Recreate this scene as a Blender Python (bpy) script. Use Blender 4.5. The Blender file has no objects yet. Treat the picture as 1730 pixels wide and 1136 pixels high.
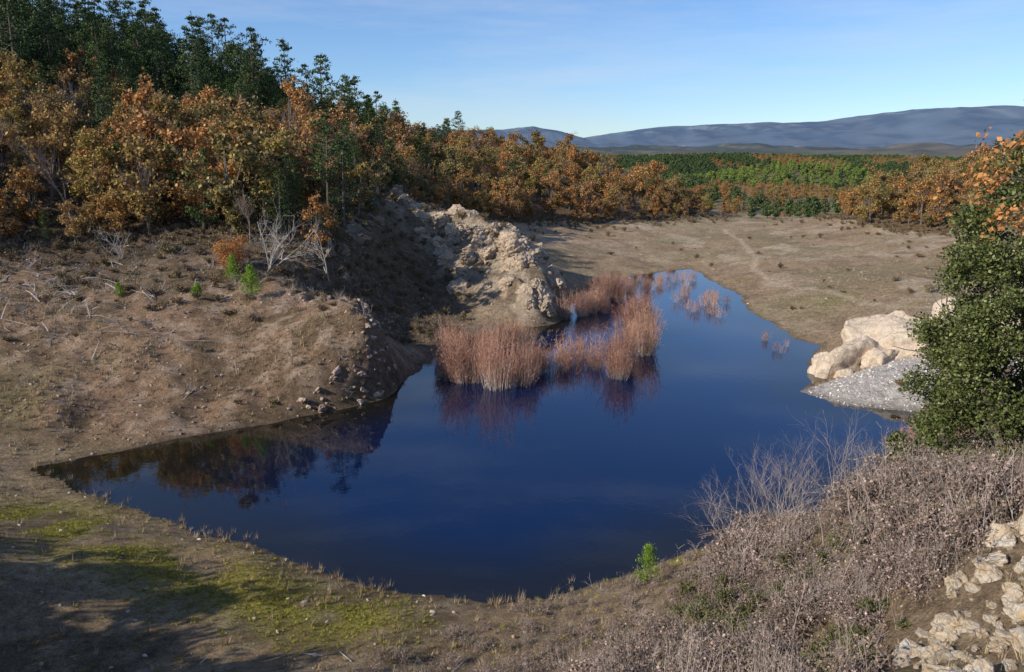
import bpy, math, random
import numpy as np
from mathutils import Vector, noise as mnoise
random.seed(7); rng=np.random.default_rng(7)
scene=bpy.context.scene
R=math.radians
# ------------------------------------------------------------ noise helpers
def _hash(ix,iy,s):
    n=(ix.astype(np.int64)*374761393+iy.astype(np.int64)*668265263+s*1442695041)&0x7fffffff
    n=((n^(n>>13))*1274126177)&0x7fffffff
    n=(n^(n>>16))&0x7fffffff
    return n/float(0x7fffffff)
def vnoise(x,y,s=0):
    xi=np.floor(x);yi=np.floor(y);fx=x-xi;fy=y-yi
    fx=fx*fx*(3-2*fx);fy=fy*fy*(3-2*fy)
    a=_hash(xi,yi,s);b=_hash(xi+1,yi,s);c=_hash(xi,yi+1,s);d=_hash(xi+1,yi+1,s)
    return (a*(1-fx)+b*fx)*(1-fy)+(c*(1-fx)+d*fx)*fy
def fbm(x,y,sc,o=4,s=0,ridge=False):
    t=0;a=1;tot=0;f=1/sc
    for i in range(o):
        n=vnoise(x*f+i*17.3,y*f-i*9.1,s+i)
        if ridge:n=1-abs(2*n-1)
        t=t+a*n;tot+=a;a*=.5;f*=2.03
    return t/tot
def sstep(a,b,x):
    t=np.clip((x-a)/(b-a),0,1);return t*t*(3-2*t)
# ------------------------------------------------------------ lake outline (world metres)
SH=[(-23.7,37),(-17.6,33),(-12.9,30),(-10.5,29.2),(-6.7,26.8),(-3.5,25.4),(-.7,24.8),(1.3,25.1),(2.9,25.9),(5.2,27.3),(7.3,28.7),(10,29.8),(13.8,32.3),(17,34.8),(20.4,37.2),(25,40.5),(27,43),(25.5,45.3),(20.4,47.1),(18.8,49.9),(20.2,52),(22,53.3),(21.7,57.3),(25,62.9),(23.7,65.5),(24,71),(23.5,76.7),(25.2,86.8),(24.7,95),(24.5,108),(20.5,106),(14.6,100),(9.2,91),(6.5,82),(4.9,74),(3.5,71),(-.3,70),(-3.2,66),(-5.7,60),(-7.2,53.3),(-7.9,48.6),(-11.5,45.3),(-16,42.3),(-19.4,40)]
def rough(pts):
    rr=random.Random(5);o=[]
    for i in range(len(pts)):
        a=Vector(pts[i]);b=Vector(pts[(i+1)%len(pts)]);nseg=max(1,int((b-a).length/1.3))
        nrm=Vector((-(b-a).y,(b-a).x)).normalized()
        for k in range(nseg):
            p=a.lerp(b,k/nseg)+nrm*(rr.gauss(0,.16) if k else rr.gauss(0,.06));o.append((p.x,p.y))
    return o
SHC=SH; SH=rough(SH)
def seg_dist(x,y,pts,closed=True):
    d=np.full(x.shape,1e9)
    n=len(pts)
    for i in range(n if closed else n-1):
        ax,ay=pts[i];bx,by=pts[(i+1)%n]
        dx,dy=bx-ax,by-ay
        t=np.clip(((x-ax)*dx+(y-ay)*dy)/(dx*dx+dy*dy),0,1)
        d=np.minimum(d,np.hypot(x-ax-t*dx,y-ay-t*dy))
    return d
def inpoly(x,y,pts):
    r=np.zeros(x.shape,bool);n=len(pts)
    for i in range(n):
        ax,ay=pts[i];bx,by=pts[(i+1)%n]
        if ay==by: continue
        c=((ay>y)!=(by>y))&(x<(bx-ax)*(y-ay)/(by-ay)+ax)
        r^=c
    return r
CP=[(0,0,13.3),(-10,0,10.5),(12,0,13.5),(-7,10,5.2),(0,10,6.2),(5,8,8.3),(0,18,2.0),(-7,19,1.6),(-14,19,1.4),(-16,22.5,1.7),(-19,27,1.4),(-15,10,3.2),(-28,12,2.6),(-28,25,2),(-45,25,5),(-40,5,5),
(8.7,12,6.4),(7.7,12.5,6.05),(6.8,15,4.3),(3.4,17,2.8),(10.6,15,6.8),(13,19,7.1),(11.6,23,5.0),(10.3,24,3.4),(8.7,26,1.7),(5.8,21,2.4),(8.35,19,3.8),(9.4,15.5,5.9),(10.7,18,6),(15,22,6),(18,28,5),(22,34,3.2),(20,20,8),(30,30,7),(31,42,3),(40,20,10),
(-27,40,.8),(-30,34,1.5),(-35,45,2.5),(-44,50,4),(-25,50,3.4),(-28,62,6.0),(-44,68,7.2),(-17.9,62,5.9),(-11.5,56,4.0),(-9.2,52,3.3),(-17,52,3.4),(-10,49,2.3),
(-6.4,68,.6),(-9.0,76,1.6),(-10.5,70,1.6),(-9.3,82,2.6),(-17.2,69.5,7.2),(-16.2,79,9.3),(-15.8,89,10.6),(-20.9,100,11.8),(-12,62,1.4),(-22,75,8.6),(-24,86,10),
(-12.0,97,8.4),(-4.7,90.5,6.3),(.9,83,5.3),(3.6,77,2.2),(-5.5,80,2.2),(-1.0,74,1.0),(-8,88,4.0),
(7.5,98,1.0),(6.7,106,1.3),(3.2,123,3),(3,100,2.4),(11.6,115,1.2),(14.8,147,2.8),(36.5,165,2.3),(35,141,1.2),(53,164,2),(51,128,2.5),(-4,125,5.5),(30,115,1),(30,95,1.1),
(13.7,200,12),(27,190,6.5),(-10.8,230,17),(-28.5,240,15),(0,180,10),(30,230,4),
(-20,140,11),(-25,180,13.5),(-37,210,13.5),(-52,190,19),(-63,170,25),(-91,150,35),(-75,125,26),(-60,100,16),(-40,95,13),(-30,90,11.5),(-45,140,20),(-110,120,34),(-130,180,38),(-100,220,28),(-90,80,17),(-70,50,8),(-110,40,12),(-60,20,7),(-150,100,35),
(24.5,50,1.2),(28,49,1.2),(31,52,2),(29,60,2.2),(33,66,2.4),(35.7,69,2.4),(46,89,3),(52,100,3.2),(40,55,4),(60,60,7),(60,90,5.5),(33,80,1.8),(30,75,1),
(65,120,4),(84,140,10),(69,150,5.5),(66,165,3),(100,120,14),(110,160,12),(95,200,1),(60,200,0),(130,210,6),(80,90,8),(100,60,12),(60,30,11)]
A=np.array(CP+[(a,b,0.) for a,b in SHC]);
c2=4.0
def phi(r2): return np.sqrt(r2+c2)
n=len(A);D=phi((A[:,None,0]-A[None,:,0])**2+(A[:,None,1]-A[None,:,1])**2)
P=np.c_[np.ones(n),A[:,:2]/100]
M=np.block([[D-np.eye(n)*.02,P],[P.T,np.zeros((3,3))]])
W=np.linalg.solve(M,np.r_[A[:,2],0,0,0])
def rbf(x,y):
    r=W[n]+W[n+1]*x/100+W[n+2]*y/100
    for i in range(n): r=r+W[i]*phi((x-A[i,0])**2+(y-A[i,1])**2)
    return r
SPUR=[(-12.0,97),(-4.7,90.5),(.6,83),(3.3,77.5),(3.9,73.5)]
SFACE=[(-9,91),(-4.2,84),(-.4,78),(2.0,73)]
BEDGE=[(-15,59.5),(-11.3,56),(-8.9,52),(-9,48.8),(-12,46)]
def far_h(x,y):
    b=np.interp(y,[0,200,300,450,700,1000,1400,2200,3500,9000],[6,1,-4,-11,-9,9,2,24,45,60])
    amp=np.interp(y,[200,450,800,1500,3500],[0,6,9,12,40])
    b=b+amp*(fbm(x,y,230,4,3)-.5)*2*1.2
    for (gx,gy,sx,sy,gh) in [(200,560,70,50,15),(370,640,70,50,14),(70,640,50,70,12),(130,400,35,28,6),(300,400,50,30,5),(90,830,60,60,5)]:
        b=b+gh*np.exp(-((x-gx)/sx)**2-((y-gy)/sy)**2)
    a=np.array([-.6,-.011,.0253,.054,.083,.12,.162,.242,.292,.386,.43,.458,.5,.545,.588,.62,1.2])
    t=np.array([.03,.033,.036,.030,.022,.028,.034,.036,.039,.041,.049,.052,.057,.061,.059,.058,.05])
    crest=15+6000*np.interp(x/6000,a,t)
    up=sstep(3300,6000,y)
    rid=fbm(x*1.3,y*.6,620,6,11,True)
    m=crest*up**1.15*(1-.55*(1-up*.93)*(1-rid)*2)
    m=np.where(y>6000,crest*(1-.5*sstep(6000,8500,y)),m)
    return b*(1-up)+m*up+np.where(up>0,((fbm(x,y,300,5,21)-.5)*44+(fbm(x,y,1200,3,22,True)-.5)*90*up*(1-up)*3)*up,0)
def height(x,y):
    d=seg_dist(x,y,SH);ins=inpoly(x,y,SH)
    near=rbf(x,y)
    w=sstep(170,300,np.hypot(x,y-80))
    dm=np.clip(d/2.0,0,1)
    lb=sstep(0,-6,x)*sstep(38,44,y)
    near=near+((fbm(x,y,7,3,1)-.5)*.9+(fbm(x,y,1.8,3,2)-.5)*(.40+.60*lb))*dm
    sd=seg_dist(x,y,SPUR,False);sf=seg_dist(x,y,SFACE,False)
    sm=np.clip(np.exp(-(sd/3.2)**2)+.8*np.exp(-(sf/3.0)**2),0,1.2)
    near=near+sm*dm*((fbm(x*.8+y*.5,y*.35,2.8,4,5,True)-.45)*2.8+.4)+np.exp(-(sd/2.0)**2)*dm*.6
    em=np.exp(-(seg_dist(x,y,BEDGE,False)/1.9)**2)
    near=near+em*dm*((fbm(x,y,1.6,4,8,True)-.4)*1.9+.3)
    near=np.maximum(near*np.clip(d/.9,0,1)**.8,.05*np.minimum(d,8))
    near=np.where(ins,-np.minimum(2.5,.3*d+.02),near)
    return near*(1-w)+far_h(x,y)*w
# ------------------------------------------------------------ terrain grid
def grow(s0,start,end,ratio,mx):
    o=[];p=start;s=s0
    while abs(p-start)<abs(end-start):
        s=min(s*ratio,mx);p+=math.copysign(s,end-start);o.append(p)
    return o
xs=np.arange(-48,48.01,.30);xs=np.array(sorted(grow(.30,-48,-8000,1.035,130))+list(xs)+grow(.30,xs[-1],8000,1.03,80))
ys=np.arange(9,112,.28);ys=np.array(sorted(grow(.4,9,-80,1.06,8))+list(ys)+grow(.28,ys[-1],9500,1.022,55))
GX,GY=np.meshgrid(xs,ys)
H=height(GX,GY)
def hh(x,y):
    x=np.atleast_1d(np.asarray(x,float));y=np.atleast_1d(np.asarray(y,float))
    i=np.clip(np.searchsorted(xs,x)-1,0,len(xs)-2);j=np.clip(np.searchsorted(ys,y)-1,0,len(ys)-2)
    fx=(x-xs[i])/(xs[i+1]-xs[i]);fy=(y-ys[j])/(ys[j+1]-ys[j])
    return (H[j,i]*(1-fx)+H[j,i+1]*fx)*(1-fy)+(H[j+1,i]*(1-fx)+H[j+1,i+1]*fx)*fy
def h1(x,y): return float(hh(x,y)[0])
WOOD=[(-200,62),(-60,62),(-44,66),(-34,70),(-26,69),(-20,66.5),(-15.8,68.5),(-14.6,79),(-14.5,90),(-15.5,100),(-14,112),(-5,126),(3,136),(15,150),(37,166),(46,200),(44,270),(-60,300),(-250,280)]
RWOOD=[(60,128),(66,118),(75,100),(95,80),(180,70),(220,230),(110,215),(72,172),(60,150)]
GRAV=[(18.4,49.8),(20.2,46.6),(26,44.8),(34,47),(32,52.6),(27,53.6),(23,52.6)]
RUBZ=[(6.3,12.4),(7.9,14.0),(9.4,15.6),(11.3,16.6),(14,17),(13.5,13.5),(10,11),(7.4,11)]
# colours
def col(*c): return np.array(c)
x,y=GX,GY
d=seg_dist(x,y,SH)
C=np.zeros(x.shape+(3,))+col(.42,.295,.18)
def lay(mask,c):
    global C
    C=C*(1-mask[...,None])+np.array(c)*mask[...,None]
n1=fbm(x,y,9,4,31);n2=fbm(x,y,2.2,4,32);n3=fbm(x,y,40,3,33)
lay(sstep(.45,.6,n1)*.6,(.50,.375,.25))
lay(sstep(.52,.66,n2)*.5,(.24,.165,.095))
lay(sstep(.56,.66,fbm(x,y,14,4,34))*.45,(.24,.205,.105))
lb=sstep(-2,-9,x)*sstep(38,42,y)*sstep(90,70,y)
lay(lb*.85,(.37,.23,.14));lay(lb*sstep(.48,.6,n2)*.7,(.18,.125,.068));lay(lb*sstep(.54,.66,fbm(x,y,1.1,3,41))*.8,(.52,.375,.26))
lay(lb*sstep(.5,.6,n1)*sstep(50,44,y)*.6,(.26,.22,.09))
lay(lb*sstep(.5,.62,fbm(x,y,3.2,4,42))*sstep(53,58,y)*.7,(.14,.105,.06))
ns=sstep(36,30,y)
lay(ns*.7,(.36,.25,.145));lay(ns*sstep(.48,.58,n2)*.6,(.17,.125,.062));lay(ns*sstep(.55,.66,fbm(x,y,1.0,3,43))*.6,(.46,.35,.23))
gm=np.exp(-(seg_dist(x,y,[(-19.5,30),(-15,27.3),(-9.5,24.6),(-5,22.6)],False)/1.9)**2)
gm+=.8*np.exp(-(seg_dist(x,y,[(5.5,26.2),(7.5,27.4)],False)/.6)**2)+.35*np.exp(-(np.hypot((x+24)/8,(y-30)/5))**2)
lay(np.clip(gm,0,1)*sstep(.34,.56,fbm(x,y,1.9,4,44))*.85,(.36,.31,.05))
fl=sstep(14,24,x)*sstep(60,70,y)
lay(fl*sstep(.5,.65,n1)*.35,(.29,.255,.12))
lay(np.exp(-(np.hypot((x-31)/3,(y-76)/3))**2)*.5*sstep(.4,.6,n2),(.28,.28,.08))
wd=(inpoly(x+2*(n2-.5),y+3*(n1-.5),WOOD)|inpoly(x,y,RWOOD)).astype(float)
lay(wd*.9,(.17,.105,.055))
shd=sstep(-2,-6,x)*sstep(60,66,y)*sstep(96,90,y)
lay(shd*.7,(.09,.065,.04))  # gully shade painted into the ground colour
sd=seg_dist(x,y,SPUR,False);sf=seg_dist(x,y,SFACE,False)
sm=np.clip(np.exp(-(sd/3.2)**2)+np.exp(-(sf/3.0)**2),0,1)
lay(np.clip(sm*1.5*sstep(.3,.5,n2),0,1),(.52,.41,.29));lay(sm*sstep(.50,.62,fbm(x,y,1,3,51))*.85,(.21,.155,.10))
em=np.exp(-(seg_dist(x,y,BEDGE,False)/1.4)**2);lay(em*.7,(.27,.18,.12))
sc=sstep(.60,.68,fbm(x,y,5,4,61))*sstep(20,60,x+y*.2)*sstep(300,200,y)*(1-wd);lay(sc*.7,(.56,.44,.31))
gp=inpoly(x+.8*(n2-.5),y+.8*(n1-.5),GRAV).astype(float);lay(gp,(.66,.59,.52))
PATH=[(40,150),(37,128),(34.6,112),(30.6,101),(29.7,91),(32.2,80),(33.2,71.5),(34.2,65),(38,58)]
lay(np.exp(-(seg_dist(x+.8*(n1-.5),y,PATH,False)/.5)**2)*.7,(.62,.49,.34))
lay(sstep(1.0,.1,d)*.55*sstep(120,100,y),(.09,.068,.045))
fr=sstep(180,260,y);fn=fbm(x,y,60,5,71);fb=fbm(x,y,16,3,73)
lay(fr,(.15,.14,.065));lay(fr*sstep(.5,.56,fn),(.28,.19,.10));lay(fr*sstep(.5,.7,fb)*.5,(.09,.10,.04))
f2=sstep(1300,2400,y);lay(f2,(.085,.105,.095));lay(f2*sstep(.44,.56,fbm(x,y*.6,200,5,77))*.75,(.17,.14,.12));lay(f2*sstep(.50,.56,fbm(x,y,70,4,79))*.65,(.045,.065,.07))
f3=sstep(3100,4700,y);lay(f3*.93,(.125,.18,.25));lay(f3*sstep(.44,.58,fbm(x,y,240,6,75))*.75,(.075,.12,.185));lay(f3*sstep(.5,.6,fbm(x,y*.7,70,4,76))*.35,(.17,.205,.25))  # mountains: blue-grey aerial haze painted into their base colours
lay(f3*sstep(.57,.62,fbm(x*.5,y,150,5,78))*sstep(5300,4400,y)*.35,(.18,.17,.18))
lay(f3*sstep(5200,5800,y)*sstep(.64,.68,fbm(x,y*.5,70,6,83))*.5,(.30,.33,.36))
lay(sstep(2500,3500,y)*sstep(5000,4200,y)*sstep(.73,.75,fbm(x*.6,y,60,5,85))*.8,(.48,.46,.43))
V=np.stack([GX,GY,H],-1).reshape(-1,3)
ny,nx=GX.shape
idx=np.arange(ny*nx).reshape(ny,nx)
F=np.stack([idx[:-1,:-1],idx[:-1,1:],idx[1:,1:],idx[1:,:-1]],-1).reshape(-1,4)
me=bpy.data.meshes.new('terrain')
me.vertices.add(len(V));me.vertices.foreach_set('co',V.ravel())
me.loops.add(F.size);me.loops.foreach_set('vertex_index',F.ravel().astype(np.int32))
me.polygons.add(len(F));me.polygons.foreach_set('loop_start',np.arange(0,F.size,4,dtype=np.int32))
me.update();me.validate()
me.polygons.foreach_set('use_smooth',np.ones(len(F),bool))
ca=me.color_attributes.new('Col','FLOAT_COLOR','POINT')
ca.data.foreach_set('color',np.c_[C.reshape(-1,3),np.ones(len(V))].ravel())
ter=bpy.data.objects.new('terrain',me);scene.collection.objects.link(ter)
# ------------------------------------------------------------ materials
def newmat(name):
    m=bpy.data.materials.new(name);m.use_nodes=True;nt=m.node_tree
    b=nt.nodes['Principled BSDF'];b.inputs['Roughness'].default_value=.9
    b.inputs['Specular IOR Level'].default_value=.2
    return m,nt,b
def L(nt,a,b): nt.links.new(a,b)
def mul(nt,a,b,mode='MULTIPLY',fac=1):
    k=nt.nodes.new('ShaderNodeMix');k.data_type='RGBA';k.blend_type=mode;k.inputs[0].default_value=fac
    if hasattr(a,'node'):L(nt,a,k.inputs[6])
    else:k.inputs[6].default_value=(*a,1)
    if hasattr(b,'node'):L(nt,b,k.inputs[7])
    else:k.inputs[7].default_value=(*b,1)
    return k.outputs[2]
def noise(nt,sc,det=4,vec=None,rough=.6):
    k=nt.nodes.new('ShaderNodeTexNoise');k.inputs['Scale'].default_value=sc;k.inputs['Detail'].default_value=det;k.inputs['Roughness'].default_value=rough
    if vec is not None:L(nt,vec,k.inputs['Vector'])
    return k.outputs['Fac']
def mrange(nt,a,f0,f1,t0,t1):
    k=nt.nodes.new('ShaderNodeMapRange');L(nt,a,k.inputs[0])
    for i,v in enumerate((f0,f1,t0,t1)):k.inputs[i+1].default_value=v
    return k.outputs[0]
def bump(nt,b,h,strength,dist):
    k=nt.nodes.new('ShaderNodeBump');k.inputs['Strength'].default_value=strength;k.inputs['Distance'].default_value=dist
    L(nt,h,k.inputs['Height']);L(nt,k.outputs[0],b.inputs['Normal'])
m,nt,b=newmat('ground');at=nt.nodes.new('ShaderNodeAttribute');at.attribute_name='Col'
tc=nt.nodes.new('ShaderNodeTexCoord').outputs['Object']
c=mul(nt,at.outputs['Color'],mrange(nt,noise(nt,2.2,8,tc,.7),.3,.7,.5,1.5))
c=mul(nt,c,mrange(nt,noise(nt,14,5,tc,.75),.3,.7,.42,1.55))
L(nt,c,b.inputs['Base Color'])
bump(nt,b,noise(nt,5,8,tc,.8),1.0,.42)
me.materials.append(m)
def simple(name,c1,c2,sc=6,rough=.9,bmp=0,bd=.05):
    m,nt,b=newmat(name);tc=nt.nodes.new('ShaderNodeTexCoord').outputs['Object']
    f=mrange(nt,noise(nt,sc,6,tc),.35,.65,0,1)
    k=nt.nodes.new('ShaderNodeMix');k.data_type='RGBA';L(nt,f,k.inputs[0]);k.inputs[6].default_value=(*c1,1);k.inputs[7].default_value=(*c2,1)
    L(nt,k.outputs[2],b.inputs['Base Color']);b.inputs['Roughness'].default_value=rough
    if bmp:bump(nt,b,noise(nt,sc*1.5,8,tc,.7),bmp,bd)
    return m
def foliage(name,stops,var=(.5,1.5),rough=.7,trans=.0,isl=.25):
    m,nt,b=newmat(name)
    oi=nt.nodes.new('ShaderNodeObjectInfo');g=nt.nodes.new('ShaderNodeNewGeometry')
    a=nt.nodes.new('ShaderNodeMath');a.operation='MULTIPLY_ADD';L(nt,g.outputs['Random Per Island'],a.inputs[0]);a.inputs[1].default_value=isl;L(nt,oi.outputs['Random'],a.inputs[2])
    fr=nt.nodes.new('ShaderNodeMath');fr.operation='FRACT';L(nt,a.outputs[0],fr.inputs[0])
    r=nt.nodes.new('ShaderNodeValToRGB');L(nt,fr.outputs[0],r.inputs[0])
    e=r.color_ramp.elements
    while len(e)<len(stops):e.new(.5)
    for i,s in enumerate(stops):e[i].position=i/(len(stops)-1);e[i].color=(*s,1)
    wn=nt.nodes.new('ShaderNodeTexWhiteNoise');wn.noise_dimensions='1D';L(nt,g.outputs['Random Per Island'],wn.inputs['W'])
    c=mul(nt,r.outputs[0],mrange(nt,wn.outputs['Value'],0,1,*var))
    L(nt,c,b.inputs['Base Color']);b.inputs['Roughness'].default_value=rough
    if trans:
        t=nt.nodes.new('ShaderNodeBsdfTranslucent');L(nt,c,t.inputs[0]);ms=nt.nodes.new('ShaderNodeMixShader');ms.inputs[0].default_value=trans
        L(nt,b.outputs[0],ms.inputs[1]);L(nt,t.outputs[0],ms.inputs[2]);L(nt,ms.outputs[0],nt.nodes['Material Output'].inputs[0])
    return m
BARK=simple('bark',(.09,.07,.05),(.18,.15,.12),8)
OBARK=simple('oak_bark',(.13,.105,.085),(.22,.185,.15),8)
PALE=simple('weathered_wood',(.46,.41,.36),(.62,.57,.50),6)
TWIG=simple('grey_twig',(.20,.145,.115),(.34,.26,.21),5)
LTWIG=simple('pale_twig',(.34,.27,.23),(.48,.40,.35),5)
OAKL=foliage('oak_leaves',[(.50,.23,.075),(.46,.25,.09),(.36,.20,.085),(.47,.32,.10),(.31,.26,.075),(.42,.25,.10),(.32,.19,.095),(.18,.19,.055),(.45,.22,.08),(.54,.28,.095),(.22,.21,.06),(.38,.26,.14),(.50,.23,.075)],trans=.25,isl=.12,var=(.4,1.6))
PINEL=foliage('pine_needles',[(.04,.07,.02),(.085,.125,.028),(.035,.06,.026),(.12,.155,.038)],var=(.45,1.6))
FPINEL=foliage('distant_pine_needles',[(.20,.27,.055),(.24,.29,.07),(.16,.22,.055)],var=(.6,1.4))
DPINEL=foliage('distant_dark_pine_needles',[(.08,.12,.045),(.105,.15,.05),(.065,.10,.045)],var=(.6,1.4))
HOLML=foliage('holm_oak_leaves',[(.09,.115,.027),(.13,.15,.042),(.23,.23,.10),(.065,.09,.022),(.09,.115,.027)],rough=.4,isl=1,trans=.15)
SAPL=foliage('sapling_needles',[(.20,.32,.035),(.25,.37,.045)],isl=.5,trans=.2)
RUST=foliage('rust_leaves',[(.48,.20,.06),(.52,.26,.09),(.42,.20,.08)],isl=.5,trans=.2)
SCRUB=foliage('scrub_leaves',[(.19,.13,.065),(.25,.155,.08),(.15,.15,.05),(.23,.145,.09),(.10,.11,.035)],isl=.3)
WILL=foliage('willow_stems',[(.50,.25,.165),(.40,.20,.13),(.51,.32,.22),(.42,.25,.18)],isl=.6,var=(.6,1.4))
BRAML=foliage('bramble_leaves',[(.42,.32,.27),(.32,.215,.165),(.18,.125,.09),(.50,.40,.35),(.25,.165,.115),(.12,.13,.055),(.40,.30,.25),(.20,.13,.09),(.42,.32,.27)],isl=.35,var=(.4,1.4))
DRY=foliage('dry_grass_blades',[(.46,.34,.20),(.34,.235,.135),(.50,.40,.26),(.24,.205,.09)],isl=.4)
GRN=foliage('green_grass_blades',[(.31,.30,.045),(.36,.32,.065),(.21,.22,.045)],isl=.4)
STONE=foliage('stone',[(.42,.31,.22),(.52,.43,.34),(.31,.21,.145),(.60,.54,.46)],isl=0,var=(.95,1.05))
BSTONE=foliage('bank_stone',[(.34,.225,.15),(.44,.325,.245),(.25,.17,.12),(.50,.40,.32)],isl=0,var=(.95,1.05))
# ------------------------------------------------------------ mesh builder
class MB:
    def __init__(s): s.v=[];s.f=[];s.m=[];s.n=0
    def add(s,v,f,mi):
        v=np.asarray(v,float).reshape(-1,3);s.v.append(v)
        for q in f: s.f.append(tuple(int(i)+s.n for i in q));s.m.append(mi)
        s.n+=len(v)
    def tube(s,pts,rs,mi=0,k=5):
        pts=[Vector(p) for p in pts];vs=[];fs=[]
        for i,p in enumerate(pts):
            t=(pts[min(i+1,len(pts)-1)]-pts[max(i-1,0)])
            if t.length<1e-6:t=Vector((0,0,1))
            t.normalize();a=t.orthogonal().normalized();b=t.cross(a)
            for j in range(k):
                an=2*math.pi*j/k;vs.append(p+(a*math.cos(an)+b*math.sin(an))*rs[i])
        for i in range(len(pts)-1):
            for j in range(k):
                fs.append((i*k+j,i*k+(j+1)%k,(i+1)*k+(j+1)%k,(i+1)*k+j))
        s.add([tuple(v) for v in vs],fs,mi)
    def leaves(s,c,size,mi=1,asp=.6,up=0):
        c=np.asarray(c);N=len(c)
        if N==0:return
        u=rng.normal(size=(N,3));u[:,2]+=up*np.abs(rng.normal(size=N))*2;u/=np.linalg.norm(u,axis=1)[:,None]
        w=rng.normal(size=(N,3));w=np.cross(u,w);w/=np.linalg.norm(w,axis=1)[:,None]
        sz=(np.asarray(size)*rng.uniform(.6,1.35,N))[:,None]
        q=np.stack([c-u*sz*.5,c+w*sz*asp*.5,c+u*sz*.5,c-w*sz*asp*.5],1).reshape(-1,3)
        s.v.append(q);base=s.n+np.arange(N)*4
        s.f+= [(i,i+1,i+2,i+3) for i in base.tolist()];s.m+=[mi]*N;s.n+=4*N
    def obj(s,name,mats,loc=(0,0,0),smooth=False):
        me=bpy.data.meshes.new(name);me.from_pydata(np.concatenate(s.v).tolist(),[],s.f)
        for m in mats:me.materials.append(m)
        me.polygons.foreach_set('material_index',s.m)
        if smooth:me.polygons.foreach_set('use_smooth',[True]*len(s.f))
        me.update();o=bpy.data.objects.new(name,me);o.location=loc;return o
def link(o): scene.collection.objects.link(o);return o
def ball(N,c,r,hollow=.55):
    d=rng.normal(size=(N,3));d/=np.linalg.norm(d,axis=1)[:,None]
    rad=(hollow+(1-hollow)*rng.random(N))[:,None]
    return np.asarray(c)+d*rad*np.asarray(r)
def branchy(mb,p,dr,ln,r,depth,spread=.6,nb=3,mi=0,k=4,ends=None,upb=.15):
    p=Vector(p);dr=Vector(dr).normalized();pts=[p.copy()];rs=[r];segs=3
    for i in range(segs):
        dr=(dr+Vector((random.uniform(-1,1),random.uniform(-1,1),random.uniform(-1,1)))*.18+Vector((0,0,upb*.3))).normalized()
        p=p+dr*ln/segs;pts.append(p.copy());rs.append(r*(1-.45*(i+1)/segs))
    mb.tube(pts,rs,mi,k)
    if ends is not None and depth<=1: ends.append(tuple(p))
    if depth>0:
        for i in range(nb):
            q=pts[random.choice([1,2,3,3])]
            nd=(dr+Vector((random.gauss(0,1),random.gauss(0,1),random.gauss(0,.7)))*spread).normalized()
            branchy(mb,q,nd,ln*random.uniform(.5,.8),r*.5,depth-1,spread,nb,mi,max(3,k-1),ends,upb)
def oak_proto(i,Ht=5.5,wd=2.0,nleaf=2000,lsz=.21,ncl=15,low=.9,mats=None):
    mb=MB();lean=Vector((random.uniform(-.4,.4),random.uniform(-.4,.4),0))
    top=Vector((0,0,Ht*.5))+lean
    mb.tube([(0,0,-.5),(lean.x*.4,lean.y*.4,Ht*.22),tuple(top),tuple(top+Vector((0,0,Ht*.25)))],[.14*Ht/5.5,.10*Ht/5.5,.06*Ht/5.5,.02],0,6)
    for c in range(ncl):
        z=random.uniform(low,Ht*.95);t=(z-low)/(Ht-low)
        prof=math.sin(math.pi*min(1,max(.12,t*.85+.15)))**.6
        a=random.uniform(0,6.283);rr=wd*prof*random.uniform(.3,.95)
        ce=Vector((math.cos(a)*rr+lean.x,math.sin(a)*rr+lean.y,z))
        st=Vector((lean.x*.5,lean.y*.5,max(.5,z*.45)))
        mid=(st+ce)/2+Vector((0,0,-.15));mb.tube([st,mid,ce],[.05,.035,.012],0,4)
        cr=random.uniform(.36,.85)*wd/2
        nl=int(nleaf/ncl*(cr/(.55*wd/2))**2*.9)
        mb.leaves(ball(nl,ce,(cr,cr,cr*.7),.3),lsz,1,.8)
        for j in range(3):
            e=ce+Vector((random.gauss(0,.5),random.gauss(0,.5),random.uniform(.1,.7)));mb.tube([ce,e],[.015,.005],0,3)
            mb.leaves(np.array(e)+rng.normal(size=(12,3))*.16,lsz*.9,1,.8)
    return mb.obj('oak_%d'%i,mats or [OBARK,OAKL])
def pine_proto(i,Ht=8.5,wd=1.7,base=.15,mats=None,dens=1.0,lsz=.24,rnd=.7):
    mb=MB();mb.tube([(0,0,-.5),(.1,0,Ht*.5),(0,0,Ht)],[.17,.10,.015],0,5)
    z=Ht*base
    while z<Ht*.985:
        t=(z-Ht*base)/(Ht*(1-base));R_=wd*(1-t**1.6)**rnd*min(1,.45+t*2.2)*random.uniform(.6,1.2)+.08
        for k in range(random.randint(3,5)):
            a=random.uniform(0,6.283);r=R_*random.uniform(.55,1.15)
            e=Vector((math.cos(a)*r,math.sin(a)*r,z+r*random.uniform(.1,.5)))
            mb.tube([(0,0,z),e],[.035,.01],0,3)
            m_=max(3,int(r*11*dens));tt=rng.uniform(.3,1.0,m_)[:,None]
            c=np.array([0,0,z])+tt*(np.array(e)-np.array([0,0,z]))+rng.normal(size=(m_,3))*.12
            mb.leaves(c,lsz,1,.45,up=.4)
            nb_=int(28*dens);c=np.array(e)+rng.normal(size=(nb_,3))*np.array([.28,.28,.16])*(r*.35+.4)
            mb.leaves(c,lsz,1,.45,up=.5)
        z+=random.uniform(.3,.6)*Ht/8.5
    mb.leaves(np.array([[0,0,Ht*(.93+.012*q)] for q in range(7)])+rng.normal(size=(7,3))*.05,lsz*.8,1,.4,up=1)
    return mb.obj('pine_%d'%i,mats or [BARK,PINEL])
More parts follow.
